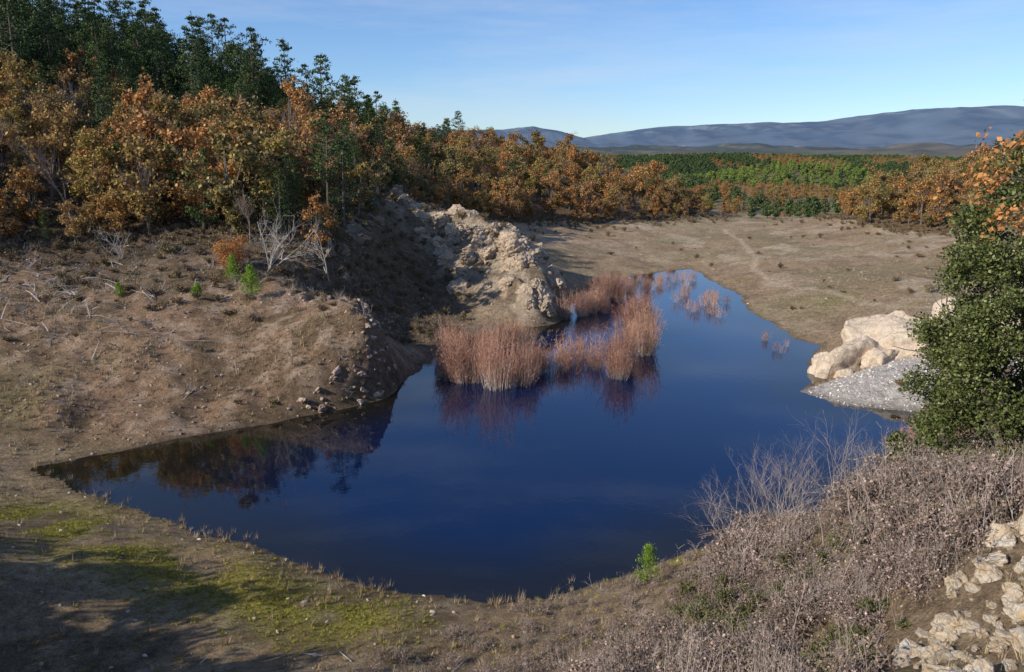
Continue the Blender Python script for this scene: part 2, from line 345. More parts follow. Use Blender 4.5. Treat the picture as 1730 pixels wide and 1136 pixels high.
def shrub_proto(i,r=.7,h=.8,N=350,lsz=.12,mat=None,mi_twig=None):
    mb=MB()
    for k in range(22):
        a=random.uniform(0,6.283);q=random.uniform(.2,1.1)
        mb.tube([(0,0,-.1),(math.cos(a)*r*q*.4,math.sin(a)*r*q*.4,h*.5),(math.cos(a)*r*q,math.sin(a)*r*q,h*random.uniform(.7,1.3))],[.018,.012,.005],0,3)
    for k in range(7):
        a=random.uniform(0,6.283);q=r*random.uniform(.1,.7)
        mb.leaves(ball(N//7,(math.cos(a)*q,math.sin(a)*q,h*random.uniform(.3,.75)),(r*.4,r*.4,h*.35),.2),lsz,1,.7)
    return mb.obj('shrub_%d'%i,[mi_twig or TWIG,mat or SCRUB])
def tuft_proto(i,mat,N=22,h=.22,r=.10):
    v=[];f=[]
    for k in range(N):
        a=random.uniform(0,6.283);q=r*random.random();bx,by=math.cos(a)*q,math.sin(a)*q
        hh_=h*random.uniform(.5,1.3);l=random.uniform(.1,.6)*hh_
        tx,ty=bx+math.cos(a)*l,by+math.sin(a)*l;w=.008;b2=a+1.57+random.uniform(-.7,.7)
        n0=len(v);v+=[(bx-w*math.cos(b2),by-w*math.sin(b2),-.02),(bx+w*math.cos(b2),by+w*math.sin(b2),-.02),(tx,ty,hh_)];f.append((n0,n0+1,n0+2))
    mb=MB();mb.add(v,f,0);return mb.obj('tuft_%d'%i,[mat])
import bmesh
def rock_obj(name,r,sub,seed,mat,amp=.35,cuts=6,smooth=False,fine=.12):
    bm=bmesh.new();bmesh.ops.create_icosphere(bm,subdivisions=sub,radius=1)
    rr=random.Random(seed)
    pl=[(Vector((rr.gauss(0,1),rr.gauss(0,1),rr.gauss(0,.8))).normalized(),rr.uniform(.5,.85)) for _ in range(cuts)]
    for v in bm.verts:
        p=v.co.copy()
        for nn,dd in pl:
            e=p.dot(nn)-dd
            if e>0:p-=nn*e*.9
        o=Vector((seed*3.1,seed*1.7,0))
        p*=1+amp*.5*mnoise.fractal(p*1.5+o,1,2,4)+amp*fine*mnoise.fractal(p*6+o,1,2,3)
        v.co=Vector((p.x*r[0],p.y*r[1],p.z*r[2]))
    me=bpy.data.meshes.new(name);bm.to_mesh(me);bm.free();me.materials.append(mat)
    if smooth:me.polygons.foreach_set('use_smooth',[True]*len(me.polygons))
    return bpy.data.objects.new(name,me)
# ------------------------------------------------------------ instancing
def scatter(name,protos,x,y,scl,tilt=.06,zoff=0,z=None,idx=None):
    N=len(x);
    if N==0:return
    zz=(hh(x,y) if z is None else z)+zoff
    me=bpy.data.meshes.new(name);me.from_pydata(np.c_[x,y,zz].tolist(),[],[])
    a=me.attributes.new('rot','FLOAT_VECTOR','POINT');a.data.foreach_set('vector',np.c_[rng.normal(0,tilt,N),rng.normal(0,tilt,N),rng.uniform(0,6.283,N)].ravel())
    a=me.attributes.new('scl','FLOAT','POINT');a.data.foreach_set('value',np.asarray(scl,float))
    a=me.attributes.new('idx','INT','POINT');a.data.foreach_set('value',(rng.integers(0,len(protos),N) if idx is None else idx).astype(np.int32))
    col_=bpy.data.collections.new(name+'_kinds')
    for p in protos:
        if p.name not in col_.objects: col_.objects.link(p)
    ng=bpy.data.node_groups.new(name,'GeometryNodeTree')
    ng.interface.new_socket('Geometry',in_out='INPUT',socket_type='NodeSocketGeometry');ng.interface.new_socket('Geometry',in_out='OUTPUT',socket_type='NodeSocketGeometry')
    N_=ng.nodes;gi=N_.new('NodeGroupInput');go=N_.new('NodeGroupOutput');ip=N_.new('GeometryNodeInstanceOnPoints');ci=N_.new('GeometryNodeCollectionInfo')
    ci.inputs['Collection'].default_value=col_;ci.inputs['Separate Children'].default_value=True;ci.inputs['Reset Children'].default_value=True
    def na(nm,t):
        k=N_.new('GeometryNodeInputNamedAttribute');k.data_type=t;k.inputs['Name'].default_value=nm;return k.outputs['Attribute']
    er=N_.new('FunctionNodeEulerToRotation')
    l=ng.links.new
    l(gi.outputs[0],ip.inputs['Points']);l(ci.outputs[0],ip.inputs['Instance']);ip.inputs['Pick Instance'].default_value=True
    l(na('idx','INT'),ip.inputs['Instance Index']);l(na('rot','FLOAT_VECTOR'),er.inputs[0]);l(er.outputs[0],ip.inputs['Rotation']);l(na('scl','FLOAT'),ip.inputs['Scale'])
    l(ip.outputs[0],go.inputs[0])
    o=bpy.data.objects.new(name,me);link(o);md=o.modifiers.new('scatter','NODES');md.node_group=ng
    return o
def grid_pts(x0,x1,y0,y1,s,jit=.85):
    X,Y=np.meshgrid(np.arange(x0,x1,s),np.arange(y0,y1,s));X=X.ravel()+rng.uniform(-.5,.5,X.size)*s*jit;Y=Y.ravel()+rng.uniform(-.5,.5,Y.size)*s*jit
    return X,Y
def infrustum(x,y,m=1.0): return (np.abs(x)<.72*y*m+6)
oaks=[oak_proto(i,Ht=random.uniform(4.4,6.6),wd=random.uniform(1.5,2.4),nleaf=random.choice([1700,2200,2600]),ncl=random.randint(12,18)) for i in range(8)]
pines=[pine_proto(i,Ht=random.uniform(7.5,10),wd=random.uniform(1.7,2.5),base=random.choice([.08,.15,.25,.4]),rnd=random.uniform(.6,.95)) for i in range(6)]
bare=[]
for i in range(2):
    mb=MB();branchy(mb,(0,0,-.3),(0,0,1),2.3,.08,4,.5,4,0,5,None,.3);bare.append(mb.obj('bare_tree_%d'%i,[TWIG]))
fpines=[pine_proto(20+i,Ht=7,wd=2.3,base=.1,mats=[BARK,FPINEL],dens=.5,lsz=.7) for i in range(3)]
dpines=[pine_proto(24+i,Ht=7,wd=2.3,base=.1,mats=[BARK,DPINEL],dens=.5,lsz=.7) for i in range(3)]
# woods on the left hill and the middle hill
X,Y=grid_pts(-170,60,60,300,2.8,1.0)
k=inpoly(X,Y,WOOD);X,Y=X[k],Y[k]
pn=fbm(X,Y,16,3,91)
crest=sstep(100,150,Y+(-X-40)*.3)*sstep(-28,-48,X)
mid2=sstep(205,225,Y)*sstep(-2,-16,X)
gully=((X>-24)&(X<-10)&(Y<112))
pp=np.clip(crest*.9+mid2*.9+.07+sstep(.52,.60,pn)*.35*(X<-14)+.30*gully+.08*sstep(.58,.64,pn),0,.97)
isp=rng.random(len(X))<pp
keep=rng.random(len(X))<np.where(isp,np.where(crest>.3,.68,.75),.9)
gap=fbm(X,Y,9,3,92)<.35
keep&=~(gap&(rng.random(len(X))<.7)&~gully)
sl=np.where(X<-20,1.10,.84)
sizev=np.clip(rng.lognormal(-.05,.32,len(X)),.4,1.7)
o_=keep&~isp;p_=keep&isp
tt=np.linspace(0,1,15);SX=np.r_[-29+14*tt,-31+13.5*tt,-33+13*tt]+rng.normal(0,.4,45);SY=np.r_[21.3-14*tt,19-14*tt,16.5-14*tt]+rng.normal(0,.4,45)  # unseen oak rows out of frame, added to shade the near-left bank
scatter('autumn_oaks_and_shadow_rows',oaks+bare,np.r_[X[o_],SX],np.r_[Y[o_],SY],np.r_[(sizev*sl)[o_],np.full(len(SX),1.3)],.09,
        idx=np.r_[np.where(rng.random(o_.sum())<.02,rng.integers(8,10,o_.sum()),rng.integers(0,8,o_.sum())),rng.integers(0,8,len(SX))])
scatter('pine_forest',pines,X[p_],Y[p_],(sizev*np.where(crest>.3,1.08,np.where(X<-14,.72,.52)))[p_],.04)
# right hill
X,Y=grid_pts(56,190,75,235,2.9,.95);k=inpoly(X,Y,RWOOD)&(rng.random(len(X))<.85);X,Y=X[k],Y[k]
ip_=rng.random(len(X))<.10
scatter('autumn_oak_hillside',oaks,X[~ip_],Y[~ip_],np.clip(rng.lognormal(-.1,.25,(~ip_).sum()),.5,1.4))
scatter('pine_grove',pines,X[ip_],Y[ip_],rng.uniform(.5,.95,ip_.sum()))
# belt in the valley behind the flats
X,Y=grid_pts(30,330,172,440,4.6);k=(X<.75*Y)&(rng.random(len(X))<.7)&~inpoly(X,Y,RWOOD)&~inpoly(X,Y,WOOD);X,Y=X[k],Y[k]
g=fbm(X,Y,45,3,95)+.22*sstep(320,430,Y)-.12*sstep(320,240,Y);ip_=rng.random(len(X))<sstep(.52,.60,g)
scatter('valley_oak_belt',oaks+bare,X[~ip_],Y[~ip_],rng.uniform(.4,.8,(~ip_).sum()))
scatter('valley_pine_belt',dpines,X[ip_],Y[ip_],rng.uniform(.35,.7,ip_.sum()))
# distant hills: light pine plantation, dark pines and oaks in patches
X,Y=grid_pts(20,1000,440,1350,7.0);k=(X<.72*Y)&(X>.05*Y)&(rng.random(len(X))<.9);X,Y=X[k],Y[k]
g=fbm(X,Y*.5,80,4,97);g2=fbm(X,Y,60,3,98)
lightz=np.exp(-((X-215)/95)**2-((Y-560)/75)**2)+.7*np.exp(-((X-380)/60)**2-((Y-650)/50)**2)+.35*(g2-.5)
oakz=(g<.44)|((Y<510)&(g2>.46))
r_=rng.random(len(X));kind=np.where(r_<.08,rng.integers(0,3,len(X)),np.where(oakz&(lightz<.45),2,np.where(lightz>.32,0,1)))
scatter('distant_pine_plantation',fpines,X[kind==0],Y[kind==0],rng.uniform(.7,1.1,(kind==0).sum()))
scatter('distant_pine_forest',dpines,X[kind==1],Y[kind==1],rng.uniform(.6,1.35,(kind==1).sum()))
scatter('distant_oak_forest',oaks,X[kind==2],Y[kind==2],rng.uniform(.7,1.4,(kind==2).sum()))
# scrub
shr=[shrub_proto(i,r=random.uniform(.5,.9),h=random.uniform(.5,.9)) for i in range(5)]
X,Y=grid_pts(-60,70,38,175,1.3);dd=seg_dist(X,Y,SH);ins=inpoly(X,Y,SH)
edge=seg_dist(X,Y,WOOD);edr=seg_dist(X,Y,RWOOD)
pr=np.exp(-(edge/4.5)**2)*.8+np.exp(-(edr/4)**2)*.6+.02+.45*((X<-18)&(Y>55))+.10*((X<-8)&(Y>44)&(Y<70))+.30*sstep(.58,.7,fbm(X,Y,6,3,99))*(Y>60)*(X<5)+.4*((X>-20)&(X<-4)&(Y>60)&(Y<90))
k=(~ins)&(dd>1.5)&(rng.random(len(X))<pr)&infrustum(X,Y)
scatter('scrub',shr,X[k],Y[k],rng.uniform(.25,1.1,k.sum())*np.where(Y[k]<55,.6,1))
dbr=[]
for i in range(4):
    mb=MB()
    for s in range(5): branchy(mb,(random.gauss(0,.1),random.gauss(0,.1),-.05),(random.gauss(0,.7),random.gauss(0,.7),.7),.55,.014,2,.7,3,0,3)
    dbr.append(mb.obj('dead_brush_%d'%i,[LTWIG]))
X,Y=grid_pts(-50,-10,44,70,1.2);k=(~inpoly(X,Y,SH))&(rng.random(len(X))<.08+.35*sstep(54,60,Y))&infrustum(X,Y)&(hh(X,Y)>.5)
scatter('dead_brush',dbr,X[k],Y[k],rng.uniform(.4,1.3,k.sum()),.3)
# dry weeds + grass
dry=[tuft_proto(i,DRY,N=26,h=random.uniform(.16,.32)) for i in range(4)];grn=[tuft_proto(10+i,GRN,N=40,h=.09,r=.14) for i in range(3)]
X,Y=grid_pts(-60,60,12,95,.34);dd=seg_dist(X,Y,SH);ins=inpoly(X,Y,SH)
pr=.15+.6*sstep(.42,.6,fbm(X,Y,3.2,4,101));pr=pr*np.interp(Y,[12,50,95],[1,.95,.45])
k=(~ins)&(dd>.25)&(rng.random(len(X))<pr)&infrustum(X,Y)&~inpoly(X,Y,GRAV)
scatter('dry_grass',dry,X[k],Y[k],rng.uniform(.35,1.2,k.sum())*np.where((X[k]<-6)&(Y[k]>38),1.2,.8),.25)
X,Y=grid_pts(-26,10,19,33,.16);ins=inpoly(X,Y,SH)
gm=np.exp(-(seg_dist(X,Y,[(-19.5,30),(-15,27.3),(-9.5,24.6),(-5,22.6)],False)/1.7)**2)+np.exp(-(seg_dist(X,Y,[(5.5,26.2),(7.5,27.4)],False)/.6)**2)+.12
k=(~ins)&(rng.random(len(X))<gm*sstep(.38,.56,fbm(X,Y,1.9,4,44))*.8)
scatter('green_grass',grn,X[k],Y[k],rng.uniform(.35,.95,k.sum()),.2)
X,Y=grid_pts(-26,14,22,38,.22);dd=seg_dist(X,Y,SH);k=(dd<.5)&(rng.random(len(X))<.3*sstep(.45,.6,fbm(X,Y,1.5,2,105)))
scatter('shore_weeds',dry,X[k],Y[k],rng.uniform(.5,1.2,k.sum()),.15)
# stones
st=[rock_obj('stone_%d'%i,(1,random.uniform(.6,.9),random.uniform(.4,.7)),2,i+1,STONE) for i in range(6)]
X,Y=grid_pts(-50,55,14,110,.5);dd=seg_dist(X,Y,SH);ins=inpoly(X,Y,SH)
pr=.05+.35*np.exp(-(seg_dist(X,Y,SPUR,False)/4)**2)+.20*(Y<34)
k=(~ins)&(dd>.1)&(rng.random(len(X))<pr)&infrustum(X,Y)
scatter('scattered_stones',st,X[k],Y[k],.02+.11*rng.random(k.sum())**3.5+.12*(rng.random(k.sum())<.01)+.03*(Y[k]>40),.4)
bst=[rock_obj('bank_stone_%d'%i,(1,random.uniform(.6,.9),random.uniform(.5,.8)),3,i+71,BSTONE,.6,11,False,.3) for i in range(5)]
X,Y=grid_pts(-45,-5,38,66,.36);e=seg_dist(X,Y,BEDGE,False);k=(rng.random(len(X))<.4*np.exp(-(e/1.3)**2)+.10+.32*sstep(.42,.6,fbm(X,Y,5,3,103)))&~inpoly(X,Y,SH)
scatter('bank_rocks',bst,X[k],Y[k],(.04+.13*rng.random(k.sum())**2.5)*(1+1.9*np.exp(-(e[k]/1.3)**2)),.4)
# gravel spit
X,Y=grid_pts(18,34,44,54,.22);k=inpoly(X,Y,GRAV)&(rng.random(len(X))<.7)&~inpoly(X,Y,SH)
GSTONE=foliage('gravel_stone',[(.66,.60,.52),(.74,.68,.61),(.50,.45,.39)],isl=0,var=(.95,1.05))
gst=[rock_obj('pebble_%d'%i,(1,.8,.6),2,i+21,GSTONE) for i in range(4)]
scatter('gravel',gst,X[k],Y[k],.02+.09*rng.random(k.sum())**3,.4)
# ------------------------------------------------------------ boulders
def sandstone(name,c1,c2,crack=.6):
    m,nt,b=newmat(name);tc=nt.nodes.new('ShaderNodeTexCoord').outputs['Object']
    f=mrange(nt,noise(nt,.9,8,tc,.65),.35,.65,0,1)
    k=nt.nodes.new('ShaderNodeMix');k.data_type='RGBA';L(nt,f,k.inputs[0]);k.inputs[6].default_value=(*c1,1);k.inputs[7].default_value=(*c2,1)
    c=mul(nt,k.outputs[2],mrange(nt,noise(nt,6,6,tc,.7),.3,.7,.72,1.25))
    vo=nt.nodes.new('ShaderNodeTexVoronoi');vo.feature='DISTANCE_TO_EDGE';vo.inputs['Scale'].default_value=.55
    mp=nt.nodes.new('ShaderNodeMapping');mp.inputs['Scale'].default_value=(.6,.8,1.3);mp.inputs['Rotation'].default_value=(.4,.5,0);L(nt,tc,mp.inputs[0])
    ad=nt.nodes.new('ShaderNodeVectorMath');ad.operation='MULTIPLY_ADD'
    nn=nt.nodes.new('ShaderNodeTexNoise');nn.inputs['Scale'].default_value=1.5;L(nt,tc,nn.inputs['Vector']);L(nt,nn.outputs['Color'],ad.inputs[0]);ad.inputs[1].default_value=(.8,.8,.8);L(nt,mp.outputs[0],ad.inputs[2]);L(nt,ad.outputs[0],vo.inputs['Vector'])
    ck=mrange(nt,vo.outputs['Distance'],0,.04,crack,1)
    c=mul(nt,c,ck);L(nt,c,b.inputs['Base Color'])
    hb=nt.nodes.new('ShaderNodeMath');hb.operation='MULTIPLY';L(nt,noise(nt,2.2,9,tc,.7),hb.inputs[0]);L(nt,ck,hb.inputs[1])
    bump(nt,b,hb.outputs[0],.8,.25);return m
SAND=sandstone('sandstone',(.56,.43,.30),(.64,.53,.41),.7)
for (bx,by,r,sd_,rz,sk) in [(24.0,54.8,(3.1,2.0,2.4),3,.25,.0),(27.6,56.0,(4.3,2.5,3.4),5,-.25,.15),(31.0,55.0,(3.6,2.6,3.0),9,.5,.1),(34.5,57,(3.6,2.6,2.9),11,.2,0),(25.6,53.6,(1.9,1.2,1.1),13,.6,0),(22.7,55.4,(1.8,1.4,1.4),15,1.,0),(22.9,52.9,(.8,.6,.6),17,.4,0),(28.4,53.9,(2.2,1.3,1.2),19,.1,0)]:
    o=link(rock_obj('sandstone_boulder',r,5,sd_,SAND,.38,9,True,.15));o.location=(bx,by,h1(bx,by)-r[2]*.12);o.rotation_euler=(.1,-.25+sk,rz)
WR=sandstone('pale_limestone',(.60,.42,.22),(.72,.66,.57))
wrk=[rock_obj('rubble_%d'%i,(1,random.uniform(.6,.9),random.uniform(.45,.7)),4,i+31,WR,.45,10) for i in range(6)]
X,Y=grid_pts(5,15,10,18,.27,1.2);k=inpoly(X,Y,RUBZ)&(rng.random(len(X))<.8)
scatter('limestone_rubble',wrk,X[k],Y[k],rng.choice([.05,.07,.1,.14,.2,.28,.38,.5],k.sum(),p=[.17,.17,.17,.16,.15,.1,.06,.02]),.35,.0)
OCR=sandstone('outcrop_rock',(.53,.42,.30),(.40,.30,.21))
orock=[rock_obj('outcrop_%d'%i,(1,.75,.75),4,i+51,OCR,.6,10,False,.3) for i in range(6)]
PX=[];PY=[];PS=[]
for i in range(230):
    LN=SPUR if i%3 else SFACE
    s=random.random()*(len(LN)-1.001);j=int(s);t=s-j;a=LN[j];bb=LN[j+1]
    PX.append(a[0]+(bb[0]-a[0])*t+random.gauss(0,1.8));PY.append(a[1]+(bb[1]-a[1])*t+random.gauss(0,1.8));PS.append(random.choice([.15,.2,.25,.35,.5,.8,1.1,1.5]))
PX=np.array(PX);PY=np.array(PY);PS=np.array(PS);k=~inpoly(PX,PY,SH)
scatter('rocky_outcrop',orock,PX[k],PY[k],PS[k],.35,-.3)
DOCR=sandstone('dark_crag_rock',(.26,.20,.14),(.17,.135,.10))
crock=[rock_obj('crag_%d'%i,(1,.75,.75),4,i+61,DOCR,.6,10,False,.3) for i in range(4)]
PX=np.array([-17.5,-16.3,-15.6,-15.2,-14.9,-14.6,-16,-12.5,-13.5]);PY=np.array([67,70,73.5,77,81,85,89,93,96])
scatter('ridge_crag',crock,PX,PY,np.array([1.0,1.4,1.1,1.5,1.3,1.6,1.4,1.4,1.6]),.3,-.2)
SPX=np.array([-11,-9,-7,-5.5,-3,-1,1,-4,-8,-10,2,-6.5,0]);SPY=np.array([98,95,93,92,89,87,84,86,90,93,80,83,79.])
scatter('spur_shrubs',shr,SPX,SPY,rng.uniform(.6,1.5,len(SPX)))
# ------------------------------------------------------------ lake (murky brown shallows, dark bank reflection painted into left arm, blue in open water)
wx=np.arange(-26,29.01,.5);wy=np.arange(23.5,110.01,.5)
WX,WY=np.meshgrid(wx,wy);wi=np.arange(WX.size).reshape(WX.shape)
cellx=(WX[:-1,:-1]+.25);celly=(WY[:-1,:-1]+.25)
ok=(inpoly(cellx,celly,SH)|(seg_dist(cellx,celly,SH)<1.2))
F=np.stack([wi[:-1,:-1],wi[:-1,1:],wi[1:,1:],wi[1:,:-1]],-1)[ok]
me=bpy.data.meshes.new('lake');me.from_pydata(np.c_[WX.ravel(),WY.ravel(),np.zeros(WX.size)].tolist(),[],F.tolist())
dw=seg_dist(WX,WY,SH);open_blue=sstep(.3,5.5,dw)*sstep(-20,-6,WX+ (WY-30)*-.25+ (fbm(WX,WY,5,3,121)-.5)*4)
wc=np.array([.012,.010,.006])*(1-open_blue[...,None])+np.array([.0013,.010,.048])*open_blue[...,None]
ca=me.color_attributes.new('Col','FLOAT_COLOR','POINT');ca.data.foreach_set('color',np.c_[wc.reshape(-1,3),np.ones(WX.size)].ravel())
m,nt,b=newmat('lake_water');at=nt.nodes.new('ShaderNodeAttribute');at.attribute_name='Col';L(nt,at.outputs['Color'],b.inputs['Base Color'])
b.inputs['Roughness'].default_value=.02;b.inputs['IOR'].default_value=1.5;b.inputs['Specular IOR Level'].default_value=.5
b.inputs['Specular Tint'].default_value=(.65,.80,1,1)
tc=nt.nodes.new('ShaderNodeTexCoord').outputs['Object'];bump(nt,b,noise(nt,1.6,3,tc),.05,.05)
me.materials.append(m);me.update();link(bpy.data.objects.new('lake',me))
# ------------------------------------------------------------ flooded willows
def willow_proto(i,h=3.4,r=1.2,N=150):
    mb=MB()
    for k in range(N):
        a=random.uniform(0,6.283);q=r*.6*random.random()**.5;q2=q+random.uniform(0,.6)*r
        hh_=h*random.uniform(.35,1.15)*(1-.25*(q2/r)**2);p0=Vector((math.cos(a)*q,math.sin(a)*q,-.4));p2=Vector((math.cos(a)*q2+random.gauss(0,.2),math.sin(a)*q2+random.gauss(0,.2),hh_))
        p1=p0.lerp(p2,.5)+Vector((random.gauss(0,.08),random.gauss(0,.08),.1))
        mb.tube([p0,p1],[.014,.011],0,3);mb.tube([p1,p2],[.011,.004],1,3)
        for j in range(9):
            s_=p1.lerp(p2,random.uniform(-.5,1));e=s_+Vector((random.gauss(0,.2),random.gauss(0,.2),random.uniform(.15,.5)))
            mb.tube([s_,e],[.007,.003],1,3)
        mb.leaves(np.array(p1.lerp(p2,.6))+rng.normal(size=(5,3))*np.array([.2,.2,.5]),.10,1,.3,up=1)
    return mb.obj('willow_%d'%i,[LTWIG,WILL])
wl=[willow_proto(i,random.uniform(2.4,4.0),random.uniform(.9,1.5),random.choice([60,90,130])) for i in range(7)]
sp=[willow_proto(10+i,random.uniform(1.4,2.4),.8,14) for i in range(3)]
WP=[]
def seg(a,b,nn,sx,sy,s0,s1):
    for i in range(nn):
        t=random.random();WP.append((a[0]+(b[0]-a[0])*t+random.gauss(0,sx),a[1]+(b[1]-a[1])*t+random.gauss(0,sy),random.uniform(s0,s1)))
seg((-4.9,53.5),(-.2,51.8),12,.4,.7,.45,1.05);seg((-.2,52.2),(2.0,55.5),7,.5,.7,.5,1.0);seg((-4,58),(1.5,62),10,.8,1,.6,1.0)
seg((7.4,52.5),(8.2,56),6,.35,.8,.6,1.0);seg((9.3,59),(11.5,70),13,.6,1,.7,1.15);seg((6.8,74),(9,80),10,.8,1.5,.55,.95);seg((9,82),(14,92),18,1.2,2.0,.5,.95)
WP=np.array(WP);k=inpoly(WP[:,0],WP[:,1],SH)
scatter('flooded_willow_thicket',wl,WP[k,0],WP[k,1],WP[k,2],.07,0,z=np.zeros(k.sum()))
WP=[];seg((-5.5,54),(-3,60),8,.6,.6,.6,1.1);seg((3.2,55),(5.5,60),16,.6,.8,.7,1.2);seg((5,54),(7,57),8,.5,.6,.5,1);seg((17,76),(22,88),20,1.6,3,.4,.9);seg((15,92),(22,100),24,1.5,2,.5,.9);seg((21,60),(21.5,66),5,.5,1,.3,.5);seg((20,38),(25,42),18,.5,.7,.7,1.2)
WP=np.array(WP)
scatter('sparse_willow_stems',sp,WP[:,0],WP[:,1],WP[:,2],.1,0,z=np.zeros(len(WP)))
# ------------------------------------------------------------ left bank plants
def dead_tree(name,x,y,h,mat,depth=4,lean=(0,0,1),r=.06,stems=4,spread=.7):
    mb=MB()
    for s in range(stems):
        branchy(mb,(random.gauss(0,.1),random.gauss(0,.1),-.1),(random.gauss(0,.5)+lean[0],random.gauss(0,.5)+lean[1],1.0),h*.42,r,depth,spread,3,0,5)
    return link(mb.obj(name,[mat],(x,y,h1(x,y))))
dead_tree('dead_tree',-19.2,62.0,6.0,PALE,4,(.3,0,1),.045,6,.8)
dead_tree('dead_tree',-32.5,66,3.4,PALE,3,(0,0,1),.035,5,.5)
dead_tree('dead_tree',-15.5,66,5.2,PALE,3,(0,0,1),.05,2,.4)
mb=MB()
for s in range(14): branchy(mb,(random.gauss(0,.1),random.gauss(0,.1),-.1),(random.gauss(0,.5),random.gauss(0,.5),1),1.3,.03,1,.5,3,0,3)
mb.leaves(ball(3200,(0,0,1.6),(1.5,1.5,1.35),.15),.11,1,.6,up=.6)
for s in range(16):
    a=random.uniform(0,6.28);q=random.uniform(.6,1.2);mb.leaves(ball(170,(math.cos(a)*q,math.sin(a)*q,random.uniform(.7,2.7)),(.5,.5,.5),.1),.11,1,.6,up=.6)
link(mb.obj('rust_broom_shrub',[TWIG,RUST],(-21.9,61.8,h1(-21.9,61.8))))
def sapling(x,y,h,w,mat=SAPL,name='pine_sapling',ls=.09,den=60):
    mb=MB();mb.tube([(0,0,-.1),(0,0,h)],[.03,.008],0,4)
    z=h*.08
    while z<h:
        R_=w*(1-z/h)**.7*random.uniform(.8,1.1)+.02
        for k_ in range(6):
            a=random.uniform(0,6.283);e=np.array([math.cos(a)*R_,math.sin(a)*R_,z+R_*.7]);mb.tube([(0,0,z),tuple(e)],[.01,.004],0,3)
            tt=rng.uniform(.2,1.1,den//4)[:,None];mb.leaves(np.array([0,0,z])+tt*(e-np.array([0,0,z]))+rng.normal(size=(den//4,3))*.04*h,ls,1,.18,up=.9)
        z+=h*.09
    return link(mb.obj(name,[BARK,mat],(x,y,h1(x,y))))
sapling(4.5,24.0,1.35,.5,den=130)
sapling(-19.0,57.3,2.3,.9,ls=.18,den=150);sapling(-22.6,56.5,1.1,.45,ls=.16,den=110);sapling(-29,58,1.0,.45,ls=.14);sapling(-12.6,59,1.4,.5,ls=.16,den=110);sapling(-21.2,60,2.0,.6,ls=.16,den=110)
mb=MB()
for i in range(120):
    px=random.uniform(-46,-14);py=random.uniform(46,66)
    if random.random()<.6: px,py=random.gauss(-34,4),random.gauss(57,4)
    a=random.uniform(0,6.283);ln=random.uniform(.5,2.6);r=random.uniform(.012,.045);z=h1(px,py)
    e=(px+math.cos(a)*ln,py+math.sin(a)*ln);ze=h1(*e)+random.uniform(.05,.6)
    mb.tube([(px,py,z+.03),((px+e[0])/2,(py+e[1])/2,(z+ze)/2+random.uniform(.02,.18)),(e[0],e[1],ze)],[r,r*.8,r*.3],0,4)
    if random.random()<.5:
        branchy(mb,(px,py,z+.05),(math.cos(a),math.sin(a),.5),ln*.6,r*.5,2,.6,2,0,3)
for i in range(9):
    px=random.uniform(-10,0);py=random.uniform(16,21);a=random.uniform(0,6.28);ln=random.uniform(.4,1.1)
    mb.tube([(px,py,h1(px,py)+.03),(px+math.cos(a)*ln,py+math.sin(a)*ln,h1(px+math.cos(a)*ln,py+math.sin(a)*ln)+.05)],[.014,.008],0,4)
link(mb.obj('driftwood',[PALE]))
# ------------------------------------------------------------ foreground brambles
def bramble_proto(i,tall=1):
    mb=MB()
    for k in range(30):
        a=random.uniform(0,6.283);p=Vector((random.gauss(0,.3),random.gauss(0,.3),0));l=random.uniform(.5,1.1);hz=random.uniform(.3,.85)*tall
        dv=Vector((math.cos(a),math.sin(a),0));pts=[p+dv*l*t+Vector((random.gauss(0,.04),random.gauss(0,.04),hz*4*t*(1-t)*.8+.1*t)) for t in (0,.2,.4,.6,.8,1)]
        mb.tube(pts,[.010,.009,.008,.007,.005,.003],0,3)
        cs=[];
        for j in range(26):
            q=random.uniform(.1,1)*5;u=int(min(q,4));cs.append(pts[u].lerp(pts[u+1],q-u)+Vector((random.gauss(0,.05),random.gauss(0,.05),random.gauss(0,.05))))
        mb.leaves(np.array([tuple(c_) for c_ in cs]),.07,1,.75)
    for k in range(16):
        p=Vector((random.gauss(0,.35),random.gauss(0,.35),0));e=p+Vector((random.gauss(0,.22),random.gauss(0,.22),random.uniform(.5,1.25)*tall));mb.tube([p,p.lerp(e,.5)+Vector((.03,0,0)),e],[.008,.006,.003],2,3)
        for j in range(4):
            s_=p.lerp(e,random.uniform(.3,1));mb.tube([s_,s_+Vector((random.gauss(0,.1),random.gauss(0,.1),random.uniform(.05,.25)))],[.004,.002],2,3)
    return mb.obj('bramble_%d'%i,[TWIG,BRAML,LTWIG])
brs=[bramble_proto(i,random.uniform(.6,1.3)) for i in range(7)]
BZ=[(1.5,13.5),(1.5,17.5),(4.2,20.5),(6.3,23.2),(8.0,25.8),(9.5,27),(11.5,26),(14,25.5),(19,26),(22,20),(18,12),(11,8),(5,9)]
X,Y=grid_pts(0,22,8,28,.48);k=inpoly(X,Y,BZ);g=fbm(X,Y,1.8,3,111);k&=rng.random(len(X))<sstep(.36,.52,g)*.92+.06
k&=~inpoly(X,Y,RUBZ)&(seg_dist(X,Y,RUBZ)>.35)&~((Y<12.5)&(X>5))
scatter('bramble_thicket',brs,X[k],Y[k],rng.uniform(.35,.95,k.sum())*np.interp(X[k]-.4*(Y[k]-17),[1,5],[.55,1])*(.3+1.5*g[k]),.25)
X,Y=grid_pts(5,18,13,26,.6);k=inpoly(X,Y,BZ)&(fbm(X,Y,2.0,3,113)>.56)&~inpoly(X,Y,RUBZ)&(seg_dist(X,Y,RUBZ)>.5)
EVG=foliage('bramble_green_leaves',[(.08,.10,.03),(.12,.135,.04),(.17,.15,.06)],isl=1)
evs=[shrub_proto(30+i,.6,.6,500,.07,EVG) for i in range(2)]
scatter('green_bramble',evs,X[k],Y[k],rng.uniform(.5,1.0,k.sum()),.2)
